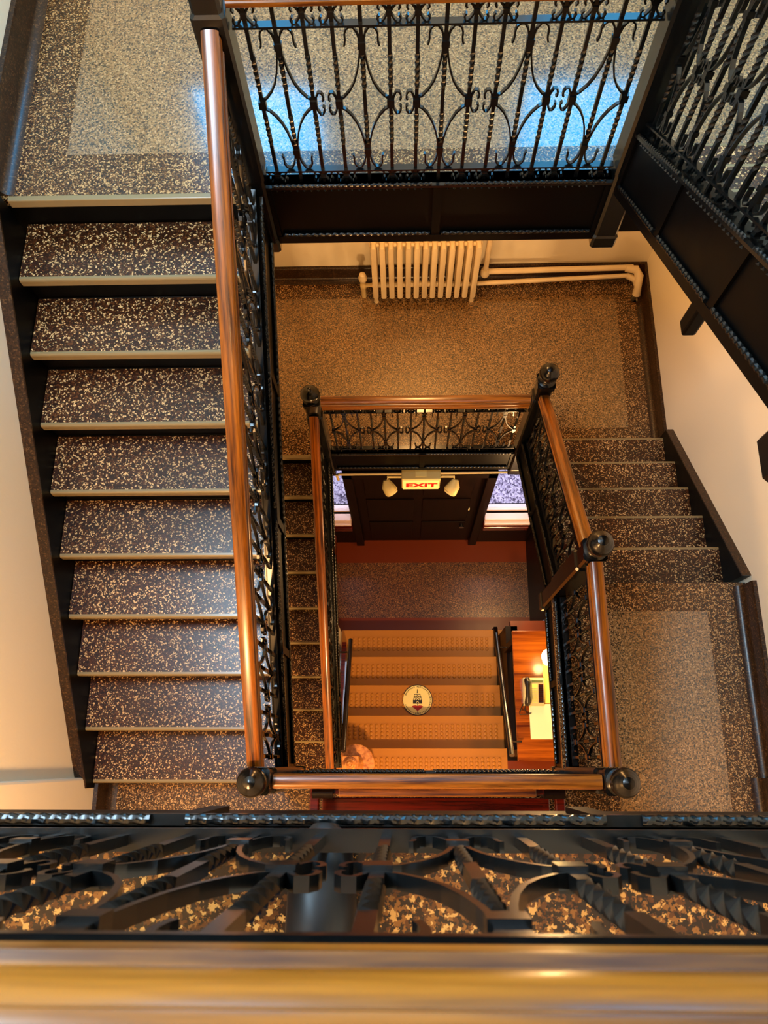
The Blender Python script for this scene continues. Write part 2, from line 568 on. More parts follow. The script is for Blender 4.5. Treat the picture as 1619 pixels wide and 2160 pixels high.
flight('wide dark terrazzo staircase coming down beside the cream wall from the upper half landing', -1.62, -.632, YF, H1, 10, -1, H, XW0)
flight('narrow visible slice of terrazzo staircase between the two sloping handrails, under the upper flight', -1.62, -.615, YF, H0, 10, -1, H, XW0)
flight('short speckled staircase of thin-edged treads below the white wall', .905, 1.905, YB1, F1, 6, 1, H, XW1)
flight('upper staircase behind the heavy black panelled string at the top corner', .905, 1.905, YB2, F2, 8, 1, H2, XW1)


# ------------------------------------------------------------------ iron grille pieces
ARC = [(.07, .675), (.085, .655), (.13, .62), (.22, .575), (.36, .53), (.55, .495), (.78, .468), (1.0, .455)]
ARCL = [(.07, .215), (.085, .235), (.13, .268), (.22, .31), (.36, .35), (.55, .385), (.78, .412), (1.0, .425)]
HK = [(.07, .675), (.09, .70), (.15, .722), (.28, .741), (.42, .742), (.53, .733), (.59, .716), (.58, .697), (.60, .682), (.64, .672)]
HKL = [(.07, .215), (.09, .19), (.15, .160), (.28, .133), (.42, .128), (.53, .137), (.60, .154), (.585, .172), (.60, .186), (.635, .195)]
CS = [(.05, .44), (.13, .47), (.22, .488), (.32, .487), (.39, .474), (.40, .458), (.345, .452)]
CSL = [(.05, .44), (.13, .41), (.22, .392), (.32, .393), (.39, .406), (.40, .422), (.345, .428)]
SS = [(.04, .79), (.13, .806), (.25, .822), (.35, .822), (.39, .808), (.33, .799)]
SSL = [(.04, .79), (.13, .774), (.25, .758), (.36, .757), (.41, .770), (.34, .781)]


class Grille:
    """Meshes for one spacing and slope, in local coordinates: s along the run (x), z up, thickness in y."""
    cache = {}

    def __init__(g, s, slope, ang, zm):
        g.zm = zm
        g.s, g.sl, g.ang = s, slope, ang
        g.ca, g.sa = math.cos(ang), math.sin(ang)
        g.X = g.make('lens_scroll', [(ARC, 1), (ARCL, 1), (HK, 1), (HKL, 1)], collars=True)
        g.C = g.cpair()
        g.S = g.make('upper_scroll', [(SS, 1), (SSL, 1)], collars=False, nub=.79)
        g.S2 = g.make('lower_scroll', [([(u, v - .705) for u, v in SS], 1), ([(u, v - .705) for u, v in SSL], 1)], collars=False, nub=.085)
        g.B = g.bar(False)
        g.Bk = g.bar(True)

    def P(g, s, z, t):
        x = s
        return (x * g.ca - t * g.sa, x * g.sa + t * g.ca, g.zm(z) + g.sl * s)

    def ribbon(g, o, pts, th=.0030, w=.0065):
        pts = [(p[0] * g.s, p[1]) for p in pts]
        n = len(pts)
        vs = []
        for i, (x, z) in enumerate(pts):
            x0, z0 = pts[max(0, i - 1)]
            x1, z1 = pts[min(n - 1, i + 1)]
            l = math.hypot(x1 - x0, z1 - z0) or 1
            nx, nz = -(z1 - z0) / l, (x1 - x0) / l
            for sgn, tt in ((1, -w), (1, w), (-1, w), (-1, -w)):
                vs.append(g.P(x + nx * th * sgn, z + nz * th * sgn, tt))
        fs = []
        for i in range(n - 1):
            for k in range(4):
                k2 = (k + 1) % 4
                fs.append((i * 4 + k, i * 4 + k2, i * 4 + 4 + k2, i * 4 + 4 + k))
        fs += [(3, 2, 1, 0), tuple(range(4 * n - 4, 4 * n))]
        o.add(vs, fs)

    def block(g, o, s0, s1, z0, z1, w):
        vs = [g.P(s, z, t) for t in (-w, w) for s, z in ((s0, z0), (s1, z0), (s1, z1), (s0, z1))]
        o.add(vs, [(3, 2, 1, 0), (4, 5, 6, 7), (0, 1, 5, 4), (1, 2, 6, 5), (2, 3, 7, 6), (3, 0, 4, 7)])

    def make(g, name, curves, collars, nub=None):
        o = MB()
        for pts, _ in curves:
            for m in (1, -1):
                g.ribbon(o, [(m * u, v) for u, v in pts])
        if collars:
            for z in (.215, .675):
                g.block(o, -.013, .013, z - .012, z + .012, .010)
        if nub:
            g.block(o, -.010, .010, nub - .008, nub + .008, .010)
        return o.mesh(name, M['iron'])

    def cpair(g):
        o = MB()
        for pts in (CS, CSL):
            g.ribbon(o, pts)
            g.ribbon(o, [(1 - u, v) for u, v in pts])
        return o.mesh('curl_scroll', M['iron'])

    def bar(g, knob):
        o = MB()
        a = .0064
        zs = [(.0, 0), (.25, 0)]
        nt_ = 30
        for i in range(1, nt_ + 1):
            zs.append((.25 + .14 * i / nt_, 2.5 * math.pi * i / nt_))
        zs.append((.50, 2.5 * math.pi))
        for i in range(1, nt_ + 1):
            zs.append((.50 + .14 * i / nt_, 2.5 * math.pi * (1 + i / nt_)))
        zs.append((.84, 5 * math.pi))
        vs, fs = [], []
        for z, ph in zs:
            for k in range(4):
                t = ph + math.pi / 4 + k * math.pi / 2
                r = a * 1.414
                x, y = r * math.cos(t), r * math.sin(t)
                vs.append((x * g.ca - y * g.sa, x * g.sa + y * g.ca, g.zm(z)))
        for i in range(len(zs) - 1):
            for k in range(4):
                k2 = (k + 1) % 4
                fs.append((i * 4 + k, i * 4 + k2, i * 4 + 4 + k2, i * 4 + 4 + k))
        o.add(vs, fs)
        if knob:
            g.block(o, -.013, .013, .424, .456, .011)
        return o.mesh('baluster', M['iron'])


HP = [(-.020, 0), (.020, 0), (.027, 0), (.029, .004), (.029, .017), (.0245, .021), (.0245, .036), (.029, .043), (.0315, .055), (.030, .070), (.026, .077), (.017, .080), (.017, .085), (.028, .087), (.0285, .091), (.024, .096), (.010, .099)]
HPROF = HP + [(-u, v) for u, v in HP[::-1] if v > 0] + [(-.027, 0)]


def railing(label, A, B, wood_key, curb=True, rope=False, trim0=.06, trim1=.06, hoff=0., sp=.0915, drop=0.):
    """Railing from newel A to newel B (x, y, z of the walking line); balusters are vertical, the rest follows the rake."""
    A, B = Vector(A), Vector(B)
    dx, dy = B.x - A.x, B.y - A.y
    L = math.hypot(dx, dy)
    ang = math.atan2(dy, dx)
    sl = (B.z - A.z) / L
    root = thing('railing', label, 'railing', (A + B) / 2)
    ux, uy = dx / L, dy / L
    nx, ny = -uy, ux

    def at(s, z, t=0.):
        return Vector((A.x + ux * s + nx * t, A.y + uy * s + ny * t, A.z + sl * s + z))
    a, b_ = trim0, L - trim1
    zm = lambda z: z if z < .118 else .118 + (z - .118) * (1 - drop / .717)
    zh = .835 - drop
    part('handrail', MB().sweep(HPROF, at(a, zh, hoff), at(b_, zh, hoff)), M[wood_key], root, smooth=True)
    flat = [(-.014, -.004), (.014, -.004), (.014, .004), (-.014, .004)]
    part('top_rail', MB().sweep(flat, at(a, zh, 0), at(b_, zh, 0)), M['iron'], root)
    part('upper_rail', MB().sweep(flat, at(a, zm(.752)), at(b_, zm(.752))), M['iron'], root)
    part('lower_rail', MB().sweep(flat, at(a, .118), at(b_, .118)), M['iron'], root)
    m = max(5, round((b_ - a - .06) / sp))
    while m % 3 != 2:
        m += 1
    s = (b_ - a - .085) / m
    g = Grille(s, sl, ang, zm)
    for i in range(m + 1):
        p = at(a + .0425 + i * s, 0)
        x = i % 3 == 1
        part('baluster', g.B if x else g.Bk, None, root, p)
        if x:
            part('lens_scroll', g.X, None, root, p)
        else:
            part('upper_scroll', g.S, None, root, p)
            part('lower_scroll', g.S2, None, root, p)
            if i % 3 == 2 and i < m:
                part('curl_scroll', g.C, None, root, p)
    return root


def string_panel(root, A, B, t0, t1, zlo, zhi, trims, panel_n, side, flange=True):
    """Well string or fascia from A to B with recessed panels, rope mouldings and a bead; side = +1/-1 towards the well."""
    A, B = Vector(A), Vector(B)
    dx, dy = B.x - A.x, B.y - A.y
    L = math.hypot(dx, dy)
    sl = (B.z - A.z) / L
    ux, uy = dx / L, dy / L
    nx, ny = -uy * side, ux * side

    def at(s, z, t=0.):
        return Vector((A.x + ux * s + nx * t, A.y + uy * s + ny * t, A.z + sl * s + z))

    def slab(o, s0, s1, z0, z1, ta, tb):
        vs = [at(s, z, t) for t in (ta, tb) for s, z in ((s0, z0), (s1, z0), (s1, z1), (s0, z1))]
        o.add(vs, [(3, 2, 1, 0), (4, 5, 6, 7), (0, 1, 5, 4), (1, 2, 6, 5), (2, 3, 7, 6), (3, 0, 4, 7)])
    a, b_ = trims[0], L - trims[1]
    o = MB()
    slab(o, a, b_, zlo, zhi, t0, t1)
    part('string_plate', o, M['iron_dull'], root)
    o = MB()
    slab(o, a, b_, zhi - .012, zhi, t0 - .004, t1 + .016)
    part('ledge', o, M['iron'], root)
    o = MB()
    slab(o, a, b_, zlo, zlo + .045, t1, t1 + .012)
    if flange:
        part('bottom_flange', o, M['iron_dull'], root)
    w = (b_ - a) / panel_n
    for i in range(panel_n + 1):
        s = a + i * w
        o = MB()
        slab(o, max(a, s - .018), min(b_, s + .018), zlo + .045, zhi - .012, t1, t1 + .010)
        part('stile', o, M['iron_dull'], root)
    for i in range(panel_n):
        s0, s1 = a + i * w + .025, a + (i + 1) * w - .025
        part('rope_moulding', MB().rope(at(s0, zhi + .0015, t1 + .009), at(s1, zhi + .0015, t1 + .009), .0075, .023, seg=5), M['iron'], root, smooth=True)
        if not flange:
            continue
        part('rope_moulding', MB().rope(at(s0, zlo + .055, t1 + .010), at(s1, zlo + .055, t1 + .010), .009, .03, seg=5), M['iron'], root, smooth=True)
        o = MB()
        for k in range(int((s1 - s0) / .028)):
            p = at(s0 + .014 + k * .028, zhi - .035, t1)
            r = .007
            o.add([p + Vector((nx * r, ny * r, 0)), p + Vector((ux * r, uy * r, 0)), p - Vector((ux * r, uy * r, 0)), p + Vector((0, 0, r)), p - Vector((0, 0, r))],
                  [(0, 1, 3), (0, 3, 2), (0, 2, 4), (0, 4, 1)])
        part('bead_row', o, M['iron'], root)


FIN = [(.052, 0), (.056, .006), (.056, .016), (.046, .022), (.036, .030), (.034, .040), (.040, .046), (.044, .052), (.038, .058), (.040, .062), (.052, .074),
       (.060, .092), (.061, .108), (.056, .126), (.046, .140), (.036, .148), (.034, .152), (.026, .156), (.024, .160), (.012, .165), (.001, .167)]
ACORN = [(.052, 0), (.056, .006), (.056, .016), (.044, .024), (.034, .034), (.032, .048), (.046, .058), (.060, .066), (.062, .078), (.058, .090), (.050, .100), (.040, .112), (.028, .122), (.016, .130), (.012, .142), (.008, .150), (.001, .152)]


def newel(label, x, y, z, top, low=.36, fin='ball', w=.055):
    n = thing('newel_post', label, 'newel post', (x, y, z))
    c = w - .010
    sq = lambda a, k: [(a, k), (k, a), (-k, a), (-a, k), (-a, -k), (-k, -a), (k, -a), (a, -k)]
    o = MB()
    rings = [(w - .022, z - low), (w, z - low + .03), (w, z - low + .09), (w - .006, z - low + .10), (w - .006, z + .10), (w, z + .11), (w, z + top - .20), (w - .008, z + top - .19), (w - .008, z + top - .05), (w, z + top - .04), (w, z + top)]
    vs, fs = [], []
    for a, zz in rings:
        vs += [(x + px, y + py, zz) for px, py in sq(a, a - .010)]
    for i in range(len(rings) - 1):
        for k in range(8):
            k2 = (k + 1) % 8
            fs.append((i * 8 + k, i * 8 + k2, i * 8 + 8 + k2, i * 8 + 8 + k))
    fs += [tuple(range(8))[::-1], tuple(range(8 * len(rings) - 8, 8 * len(rings)))]
    o.add(vs, fs)
    part('post', o, M['iron'], n)
    p = FIN if fin == 'ball' else ACORN
    part('finial', MB().lathe([(r, z + top + v) for r, v in p], x, y, 24), M['iron'], n, smooth=True)
    return n


P_H1L, P_H1R = (-.592, 2.222), (.888, 2.222)
P_H0L, P_H0R = (-.588, 2.222), (.884, 2.222)
P_F1L, P_F1R, P_F1M = (-.622, YN), (.892, YN), (.885, .93)
P_F2M, P_F2R = (.868, .655), (.998, -.10)
newel('black newel post at the top end of the sloping orange handrail, partly cut off', *P_H1L, H1, 1.02)
newel('tall black newel where the upper landing railing meets the heavy panelled string', *P_H1R, H1, 1.25)
newel('black newel post with pointed dome finial on the lower landing', *P_H0L, H0, .95, fin='acorn')
newel('black newel post with round finial tilted over the lower landing, beside the pale handrail', *P_H0R, H0, 1.17)
newel('black newel post with shiny ball at the foot of the long orange handrail', *P_F1L, F1, .99)
newel('black newel post with ringed ball at the corner above the pale terrazzo floor', *P_F1R, F1, .96)
newel('thick black newel post with ringed ball in the middle of the stepped railing', *P_F1M, F1, .92)
newel('black newel post of the top storey with only its hanging pendant end showing', *P_F2M, F2 - .12, 1.0, low=.40)

r1 = railing('black scrolled iron railing with blurred moulded handrail directly below the viewpoint', (-1.5785, -.097, F2), (.9425, -.097, F2), 'rail_x', hoff=-.002, trim0=.0, trim1=.0)
r2 = railing('black scrolled railing across the top half landing, backed by blue window reflections', (*P_H1L, H1), (*P_H1R, H1), 'rail_x')
r3 = railing('sloping black railing above the heavy panelled string at the top corner', (*P_F2M, F2 - (.655 - YB2) * SL2), (*P_H1R, F2 - (2.2 - YB2) * SL2), 'rail_down', drop=.10)
r4 = railing('long sloping railing with bright orange handrail beside the wide dark staircase', (*P_H1L, H1), (*P_F1L, H1 - (YF - YN) * SL), 'rail_up', drop=.10)
r5 = railing('level railing with glowing orange handrail between the two ball newels at the well edge', (*P_F1L, F1), (*P_F1R, F1), 'rail_x')
r6 = railing('short level railing with orange handrail beside the pale terrazzo floor', (*P_F1R, F1), (*P_F1M, F1), 'rail_y')
r7 = railing('sloping railing with pale shining handrail beside the short staircase', (*P_F1M, F1 + .045 * SL), (*P_H0R, F1 - (2.2 - YB1) * SL), 'rail_down', drop=.10)
r8 = railing('small distant railing with pale handrail across the lower landing above the exit sign', (*P_H0L, H0), (*P_H0R, H0), 'rail_x')
r9 = railing('lower sloping railing with narrow orange handrail running down to the lobby', (*P_H0L, H0), (-.575, -.06, H0 - (YF + .06) * SL), 'rail_up', trim1=.0, drop=.08)

# strings and edge trims (part of the setting)
t = sroot('trim_1', (0, YN, F2)); string_panel(t, (XW0 + .05, -.097, F2), (P_F2R[0], -.097, F2), -.02, .0085, -.36, .008, (.0, .05), 4, 1, flange=False)
t = sroot('trim_2', (0, 2.2, H1)); string_panel(t, (*P_H1L, H1), (*P_H1R, H1), -.03, .02, -.30, .055, (.05, .05), 2, -1)
t = sroot('trim_3', (.88, 1.4, 5.4)); string_panel(t, (*P_F2M, F2 - (.655 - YB2) * SL2), (*P_H1R, F2 - (2.2 - YB2) * SL2), -.03, .02, -.25, .07, (.05, .05), 3, 1)
t = sroot('trim_4', (-.6, 1.1, 3.8)); string_panel(t, (*P_H1L, H1), (*P_F1L, H1 - (YF - YN) * SL), -.03, .018, -.24, .06, (.05, .05), 4, 1)
t = sroot('trim_5', (0, YN, F1)); string_panel(t, (*P_F1L, F1), (*P_F1R, F1), -.03, .02, -.30, .05, (.05, .05), 2, 1)
t = sroot('trim_6', (.88, .4, F1)); string_panel(t, (*P_F1R, F1), (*P_F1M, F1), -.03, .02, -.30, .05, (.05, .05), 2, 1)
t = sroot('trim_7', (.88, 1.5, 2.5)); string_panel(t, (*P_F1M, F1 + .045 * SL), (*P_H0R, F1 - (2.2 - YB1) * SL), -.03, .02, -.24, .06, (.05, .05), 2, 1)
t = sroot('trim_8', (0, 2.2, H0)); string_panel(t, (*P_H0L, H0), (*P_H0R, H0), -.03, .02, -.27, .055, (.05, .05), 2, -1)
t = sroot('trim_9', (-.58, 1.1, 1.0)); string_panel(t, (*P_H0L, H0), (-.575, -.06, H0 - (YF + .06) * SL), -.03, .018, -.24, .06, (.05, .0), 4, 1)
t = sroot('trim_10', (.88, .3, F2)); string_panel(t, (.895, -.10, F2), (*P_F2M, F2), -.03, .02, -.36, .05, (.05, .05), 2, 1)

# ------------------------------------------------------------------ radiator on the lower landing
ry, rz = 3.60, H0
rad = thing('radiator', 'cream cast-iron column radiator against the far wall of the lower landing', 'radiator', (.18, ry, rz))
n_sec, rx0, rx1 = 13, -.205, .562
sec = MB()
for dyy in (-.055, .055):
    prof = [(-.021, .10), (-.012, .085), (.012, .085), (.021, .10), (.021, .70), (.012, .725), (-.012, .725), (-.021, .70)]
    sec.prism(prof, dyy - .030, dyy + .030, 1)
sec.box(-.0195, .0195, -.025, .025, .105, .19).box(-.0195, .0195, -.025, .025, .60, .71)
secm = sec.mesh('section', M['radiator'], True, .006)
for i in range(n_sec):
    part('section', secm, None, rad, (rx0 + (rx1 - rx0) * i / (n_sec - 1), ry, rz))
for dz, rr in ((.16, .022), (.66, .016)):
    part('connecting_tube', MB().tube([(rx0 - .03, ry, rz + dz), (rx1 + .03, ry, rz + dz)], rr, 10), M['radiator'], rad, smooth=True)
for i in (0, n_sec - 1):
    x = rx0 + (rx1 - rx0) * i / (n_sec - 1)
    part('leg', MB().lathe([(.02, rz), (.016, rz + .03), (.018, rz + .10)], x, ry - .05, 8), M['radiator'], rad)
vx = rx0 - .10
vl = part('valve', MB().lathe([(.020, rz), (.020, rz + .12), (.026, rz + .13), (.026, rz + .17), (.018, rz + .18), (.018, rz + .22)], vx, ry, 12).tube([(vx, ry, rz + .15), (rx0 - .01, ry, rz + .16)], .016, 8), M['brasscream'], rad, smooth=True)
part('valve_knob', MB().lathe([(.018, rz + .215), (.032, rz + .23), (.034, rz + .26), (.024, rz + .30), (.004, rz + .31)], vx, ry, 14), M['radiator'], vl, smooth=True)
hp = thing('heating_pipe', 'pair of cream heating pipes running along the skirting from the radiator to the corner', 'pipe', (1.2, 3.66, rz))
part('pipe', MB().tube([(.66, 3.68, rz + .20), (1.82, 3.70, rz + .20)], .022, 10), M['radiator'], hp, smooth=True)
part('pipe', MB().tube([(.60, 3.62, rz + .13), (1.80, 3.66, rz + .15)], .018, 10), M['radiator'], hp, smooth=True)
part('pipe', MB().tube([(.66, 3.68, rz + .18), (.66, 3.68, rz + .9), (.66, 3.72, rz + 1.2)], .020, 10), M['radiator'], hp, smooth=True)
part('elbow', MB().tube([(1.76, 3.69, rz + .20), (1.84, 3.68, rz + .20), (1.87, 3.64, rz + .17), (1.87, 3.58, rz + .12), (1.87, 3.545, rz + .06), (1.87, 3.54, rz)], [.026, .034, .034, .028, .034, .030], 12), M['radiator'], hp, smooth=True)
part('elbow', MB().tube([(1.78, 3.66, rz + .15), (1.85, 3.64, rz + .13), (1.87, 3.60, rz + .1)], [.024, .030, .026], 10), M['radiator'], hp, smooth=True)
part('elbow', MB().lathe([(.03, rz + .155), (.036, rz + .17), (.036, rz + .21), (.026, rz + .235)], .66, 3.68, 12), M['radiator'], hp, smooth=True)

# ------------------------------------------------------------------ entrance wall under the lower landing
yd = 2.26
struct('wall_entrance', MB().box(-.95, -.70, yd, yd + .1, ZV, H0 - .3).box(1.22, 1.5, yd, yd + .1, ZV, H0 - .3)
       .box(-.70, 1.22, yd, yd + .1, 1.34, H0 - .3).box(-.70, -.44, yd, yd + .1, ZV, .17).box(.72, 1.22, yd, yd + .1, ZV, .17), M['darkwood'])
dr = sroot('door_1', (.14, yd, ZV))
fr = MB().box(-.50, -.42, yd - .04, yd + .1, ZV, 1.34).box(.70, .78, yd - .04, yd + .1, ZV, 1.34).box(-.50, .78, yd - .04, yd + .1, 1.24, 1.34)
part('door_frame', fr, M['darkwood'], dr, bevel=.004)
part('door_leaf', MB().box(-.42, .70, yd + .02, yd + .07, ZV + .005, 1.24), M['darkwood'], dr)
for x0, x1 in ((-.34, .10), (.18, .62)):
    for z0, z1 in ((ZV + .15, -.15), (-.02, .55), (.68, 1.14)):
        part('door_panel', MB().box(x0, x1, yd + .008, yd + .022, z0, z1), M['darkwood'], dr, bevel=.006)
part('lock_plate', MB().box(.53, .63, yd + .010, yd + .022, .22, .27), M['paper'], dr)
part('door_knob', MB().tube([(.585, yd + .02, -.22), (.585, yd - .03, -.22)], [.014, .026], 12), M['steel'], dr, smooth=True)
for i, (x0, x1) in enumerate(((-.70, -.50), (.78, 1.22))):
    w = sroot('window_%d' % (i + 3), ((x0 + x1) / 2, yd, .17))
    part('pane', MB().box(x0, x1, yd + .045, yd + .051, .17, 1.34), M['glass'], w)
    part('window_frame', MB().box(x0, x1, yd + .02, yd + .08, .17, .20).box(x0, x1, yd + .02, yd + .08, 1.30, 1.34), M['sill'], w)
    part('window_sill', MB().box(x0, x1, yd - .07, yd + .02, .12, .17).box(x0, x1, yd - .10, yd, .08, .12), M['sill'], w, bevel=.008)
    part('moulding', MB().box(x0, x1, yd - .10, yd, -.10, .0).box(x0, x1, yd - .06, yd, -.16, -.10), M['mahog'], w, bevel=.008)
cp = thing('conduit', 'thin cream conduit pipe along the beam over the entrance door', 'conduit', (.17, 2.2, 1.42))
part('pipe', MB().tube([(-.53, 2.20, 1.29), (-.535, 2.20, 1.40), (-.52, 2.20, 1.415), (.0, 2.20, 1.42), (.89, 2.20, 1.44)], .011, 8), M['brasscream'], cp, smooth=True)
ex = thing('exit_sign', 'cream EXIT sign box with red letters over the dark entrance door', 'sign', (.15, 2.2, 1.25))
bx = part('housing', MB().box(-.01, .30, 2.13, 2.235, 1.255, 1.475), M['signbox'], ex, bevel=.006)
part('face', MB().box(.0, .29, 2.122, 2.131, 1.265, 1.465), M['signface'], ex)
part('top_label', MB().box(.10, .19, 2.155, 2.21, 1.475, 1.478), M['disc'], ex)


def flat_text(name, txt, size, loc, rot, mat, parent, ext=.002, bold=0., sx=1.):
    cu = D.curves.new(name, 'FONT')
    cu.body = txt
    cu.size = size
    cu.extrude = ext
    cu.offset = bold
    cu.align_x = 'CENTER'
    cu.align_y = 'CENTER'
    to = D.objects.new(name, cu)
    C.objects.link(to)
    bpy.context.view_layer.update()
    me = D.meshes.new_from_object(to.evaluated_get(bpy.context.evaluated_depsgraph_get()))
    D.objects.remove(to)
    me.materials.clear()
    me.materials.append(mat)
    me.transform(Matrix.Translation(loc) @ rot @ Matrix.Diagonal((sx, 1, 1, 1)))
    return part(name, me, None, parent)


flat_text('lettering', 'EXIT', .115, (.148, 2.121, 1.36), Matrix.Rotation(math.pi / 2, 4, 'X'), M['red'], ex, bold=.0035, sx=1.08)
for sx, x in ((-1, -.095), (1, .385)):
    lh = part('lamp_head', MB().tube([(x + sx * .04, 2.17, 1.36), (x + sx * .03, 2.13, 1.335), (x + sx * .0, 2.09, 1.305), (x - sx * .01, 2.08, 1.30)], [.025, .050, .058, .052], 14), M['signbox'], ex, smooth=True)
    part('lens', MB().tube([(x - sx * .006, 2.084, 1.302), (x - sx * .014, 2.074, 1.295)], [.050, .044], 14), M['lens'], lh, smooth=True)
    part('bracket', MB().tube([(.145 + sx * .15, 2.18, 1.40), (x + sx * .03, 2.18, 1.40), (x + sx * .03, 2.17, 1.36)], .010, 8), M['signbox'], lh, smooth=True)

# ------------------------------------------------------------------ rubber-studded steps down to the entrance
SX0, SX1, SY0, ST, SR = -.55, .915, 1.277, .293, .172
stp = thing('entrance_steps', 'brown rubber-studded steps descending from the lobby to the entrance door', 'steps', (.18, .6, ZV))
rows = MB()
pitch = .05
ncol = int((SX1 - SX0 - .02) / pitch)
for rr in range(4):
    for cc in range(ncol):
        x = SX0 + .018 + (cc + .5) * pitch
        y = -.092 - rr * .0345
        rows.lathe([(.0170, 0), (.0160, .007), (.0125, .009)], x, y, 8)
studm = rows.mesh('stud_field', M['rubber'], True)
for k in range(6):
    yk, zk = SY0 - k * ST, (k - 4) * SR if k < 5 else SR
    if k == 5:
        break
    x0, x1 = (SX0, SX1) if k else (-.638, 1.07)
    zlow = zk - SR if k else ZV
    tr = part('tread', MB().box(x0, x1, yk - ST - .02 if k < 4 else -.6, yk, zk - .03, zk), M['rubber'], stp, bevel=.004)
    part('riser', MB().box(x0, x1, yk - .03, yk - .008, zlow - .0, zk - .028), M['rubber'], stp)
    part('ridge', MB().box(SX0 + .01, SX1 - .01, yk - .072, yk - .068, zk, zk + .003), M['rubber'], tr)
    so = part('stud_field', studm, None, tr, (0, yk, zk))
    so['kind'] = 'stuff'
part('side_board', MB().prism([(1.3, ZV), (1.3, ZV + .22), (1.25, ZV + .26), (.12, .0), (.0, .0), (.0, ZV)], SX1, SX1 + .035, 0), M['darkwood'], stp)
part('side_board', MB().prism([(1.12, ZV + .2), (1.12, ZV + .42), (.0, .22), (.0, -.2)], SX0 - .06, SX0 - .02, 0), M['mahog'], stp)
struct('wall_steps', MB().prism([(.0, ZV), (1.26, ZV), (1.26, .30), (.55, .30), (.0, -.11)], -.80, -.64, 0), M['wall'])
part('panelling', MB().box(.95, 1.06, .0, 1.2, ZV, -.002), M['darkwood'], stp)
for sx, x, ya, za, yb_, zb, mt, lb in ((-1, -.487, 1.05, .18, .07, .84, 'pipe_dark', 'dark round handrail on the white wall side of the rubber steps'), (1, .838, 1.10, .18, .04, .90, 'pipe_dark', 'worn round metal handrail between the rubber steps and the desk')):
    hr = thing('stair_handrail', lb, 'handrail', (x, .55, -.4))
    part('rail', MB().tube([(x, ya, za), (x, yb_, zb)], .021, 12), M[mt] if sx < 0 else M['steel'], hr, smooth=True)
    for f in (.12, .9):
        y, z = ya + (yb_ - ya) * f, za + (zb - za) * f
        part('bracket', MB().tube([(x, y, z - .01), (x + sx * .06, y, z - .05), (x + sx * .10, y, z - .05)], .008, 8), M['pipe_dark'], hr, smooth=True)

# emblem plate lying on the middle tread
ez, ex0, ey0, er = -2 * SR + .0045, .126, .551, .138
em = thing('emblem_plate', 'round cream emblem plate with spire crest lying on the middle rubber step', 'emblem', (ex0, ey0, ez))
part('rim', MB().lathe([(er + .006, ez), (er + .006, ez + .003), (er - .004, ez + .004)], ex0, ey0, 48), M['ink'], em, smooth=True)
part('disc', MB().lathe([(er - .001, ez + .002), (er - .001, ez + .005), (er - .003, ez + .0055)], ex0, ey0, 48), M['disc'], em, smooth=True)
s_ = er / 420.0


def epoly(pts):
    # emblem drawn in a 1619x1484 close view centred at (815, 760)
    return [(ex0 + (x - 815) * s_, ey0 + (760 - y) * s_) for x, y in pts]


zt_ = ez + .0055
spire = MB().prism(epoly([(804, 450), (820, 450), (824, 545), (836, 560), (792, 560), (800, 545)]), zt_, zt_ + .001, 2)


def chev(o, x0, x1, y, amp, n, th):
    up = [(x0 + (x1 - x0) * i / (2 * n), y + (amp if i % 2 == 0 else -amp)) for i in range(2 * n + 1)]
    for i in range(2 * n):
        (xa, ya), (xb, yb_) = up[i], up[i + 1]
        o.prism(epoly([(xa, ya), (xb, yb_), (xb, yb_ + th), (xa, ya + th)]), zt_, zt_ + .001, 2)


chev(spire, 720, 905, 590, 16, 2, 24)
chev(spire, 702, 930, 650, 16, 2, 24)
chev(spire, 694, 940, 695, 14, 3, 18)
spire.prism(epoly([(684, 760), (706, 742), (730, 766), (756, 742), (782, 766), (814, 738), (846, 766), (874, 742), (900, 766), (926, 742), (948, 760), (950, 862), (684, 862)]), zt_, zt_ + .001, 2)
spire.prism(epoly([(808, 862), (824, 862), (824, 930), (808, 930)]), zt_, zt_ + .0012, 2)
spire.prism(epoly([(806, 1060), (826, 1060), (822, 1135), (850, 1160), (816, 1142), (782, 1160), (812, 1135)]), zt_, zt_ + .0012, 2)
part('crest', spire, M['ink'], em)
part('crest_window', MB().prism(epoly([(770, 830), (815, 785), (860, 830), (845, 835), (815, 806), (785, 835)]), zt_ + .001, zt_ + .002, 2), M['disc'], em)
part('crest_base', MB().prism(epoly([(645, 940), (700, 915), (760, 910), (815, 925), (870, 910), (925, 915), (985, 945), (900, 1010), (815, 1070), (740, 1010)]), zt_, zt_ + .001, 2), M['emred'], em)
rl = MB()
random.seed(3)
for k in range(44):
    a = math.radians(-158 + k * 7.3)
    if 95 < (math.degrees(a) % 360) < 100:
        continue
    rr = 372 if k % 2 else 378
    cxp, cyp = 815 + rr * math.cos(a), 760 - rr * math.sin(a)
    tx, ty = -math.sin(a), -math.cos(a)
    ux_, uy_ = math.cos(a), -math.sin(a)
    w_, h_ = 4.5, 20
    for off in (-9, 9):
        q = [(cxp + tx * (off + sx * w_) + ux_ * sy * h_, cyp + ty * (off + sx * w_) + uy_ * sy * h_) for sx, sy in ((-1, -1), (1, -1), (1, 1), (-1, 1))]
        rl.prism(epoly(q), zt_, zt_ + .001, 2)
    if k % 3:
        q = [(cxp + tx * sx * 10 + ux_ * (sy * 4 + (k % 3 - 1) * 16), cyp + ty * sx * 10 + uy_ * (sy * 4 + (k % 3 - 1) * 16)) for sx, sy in ((-1, -1), (1, -1), (1, 1), (-1, 1))]
        rl.prism(epoly(q), zt_, zt_ + .001, 2)
part('rim_lettering', rl, M['ink'], em)

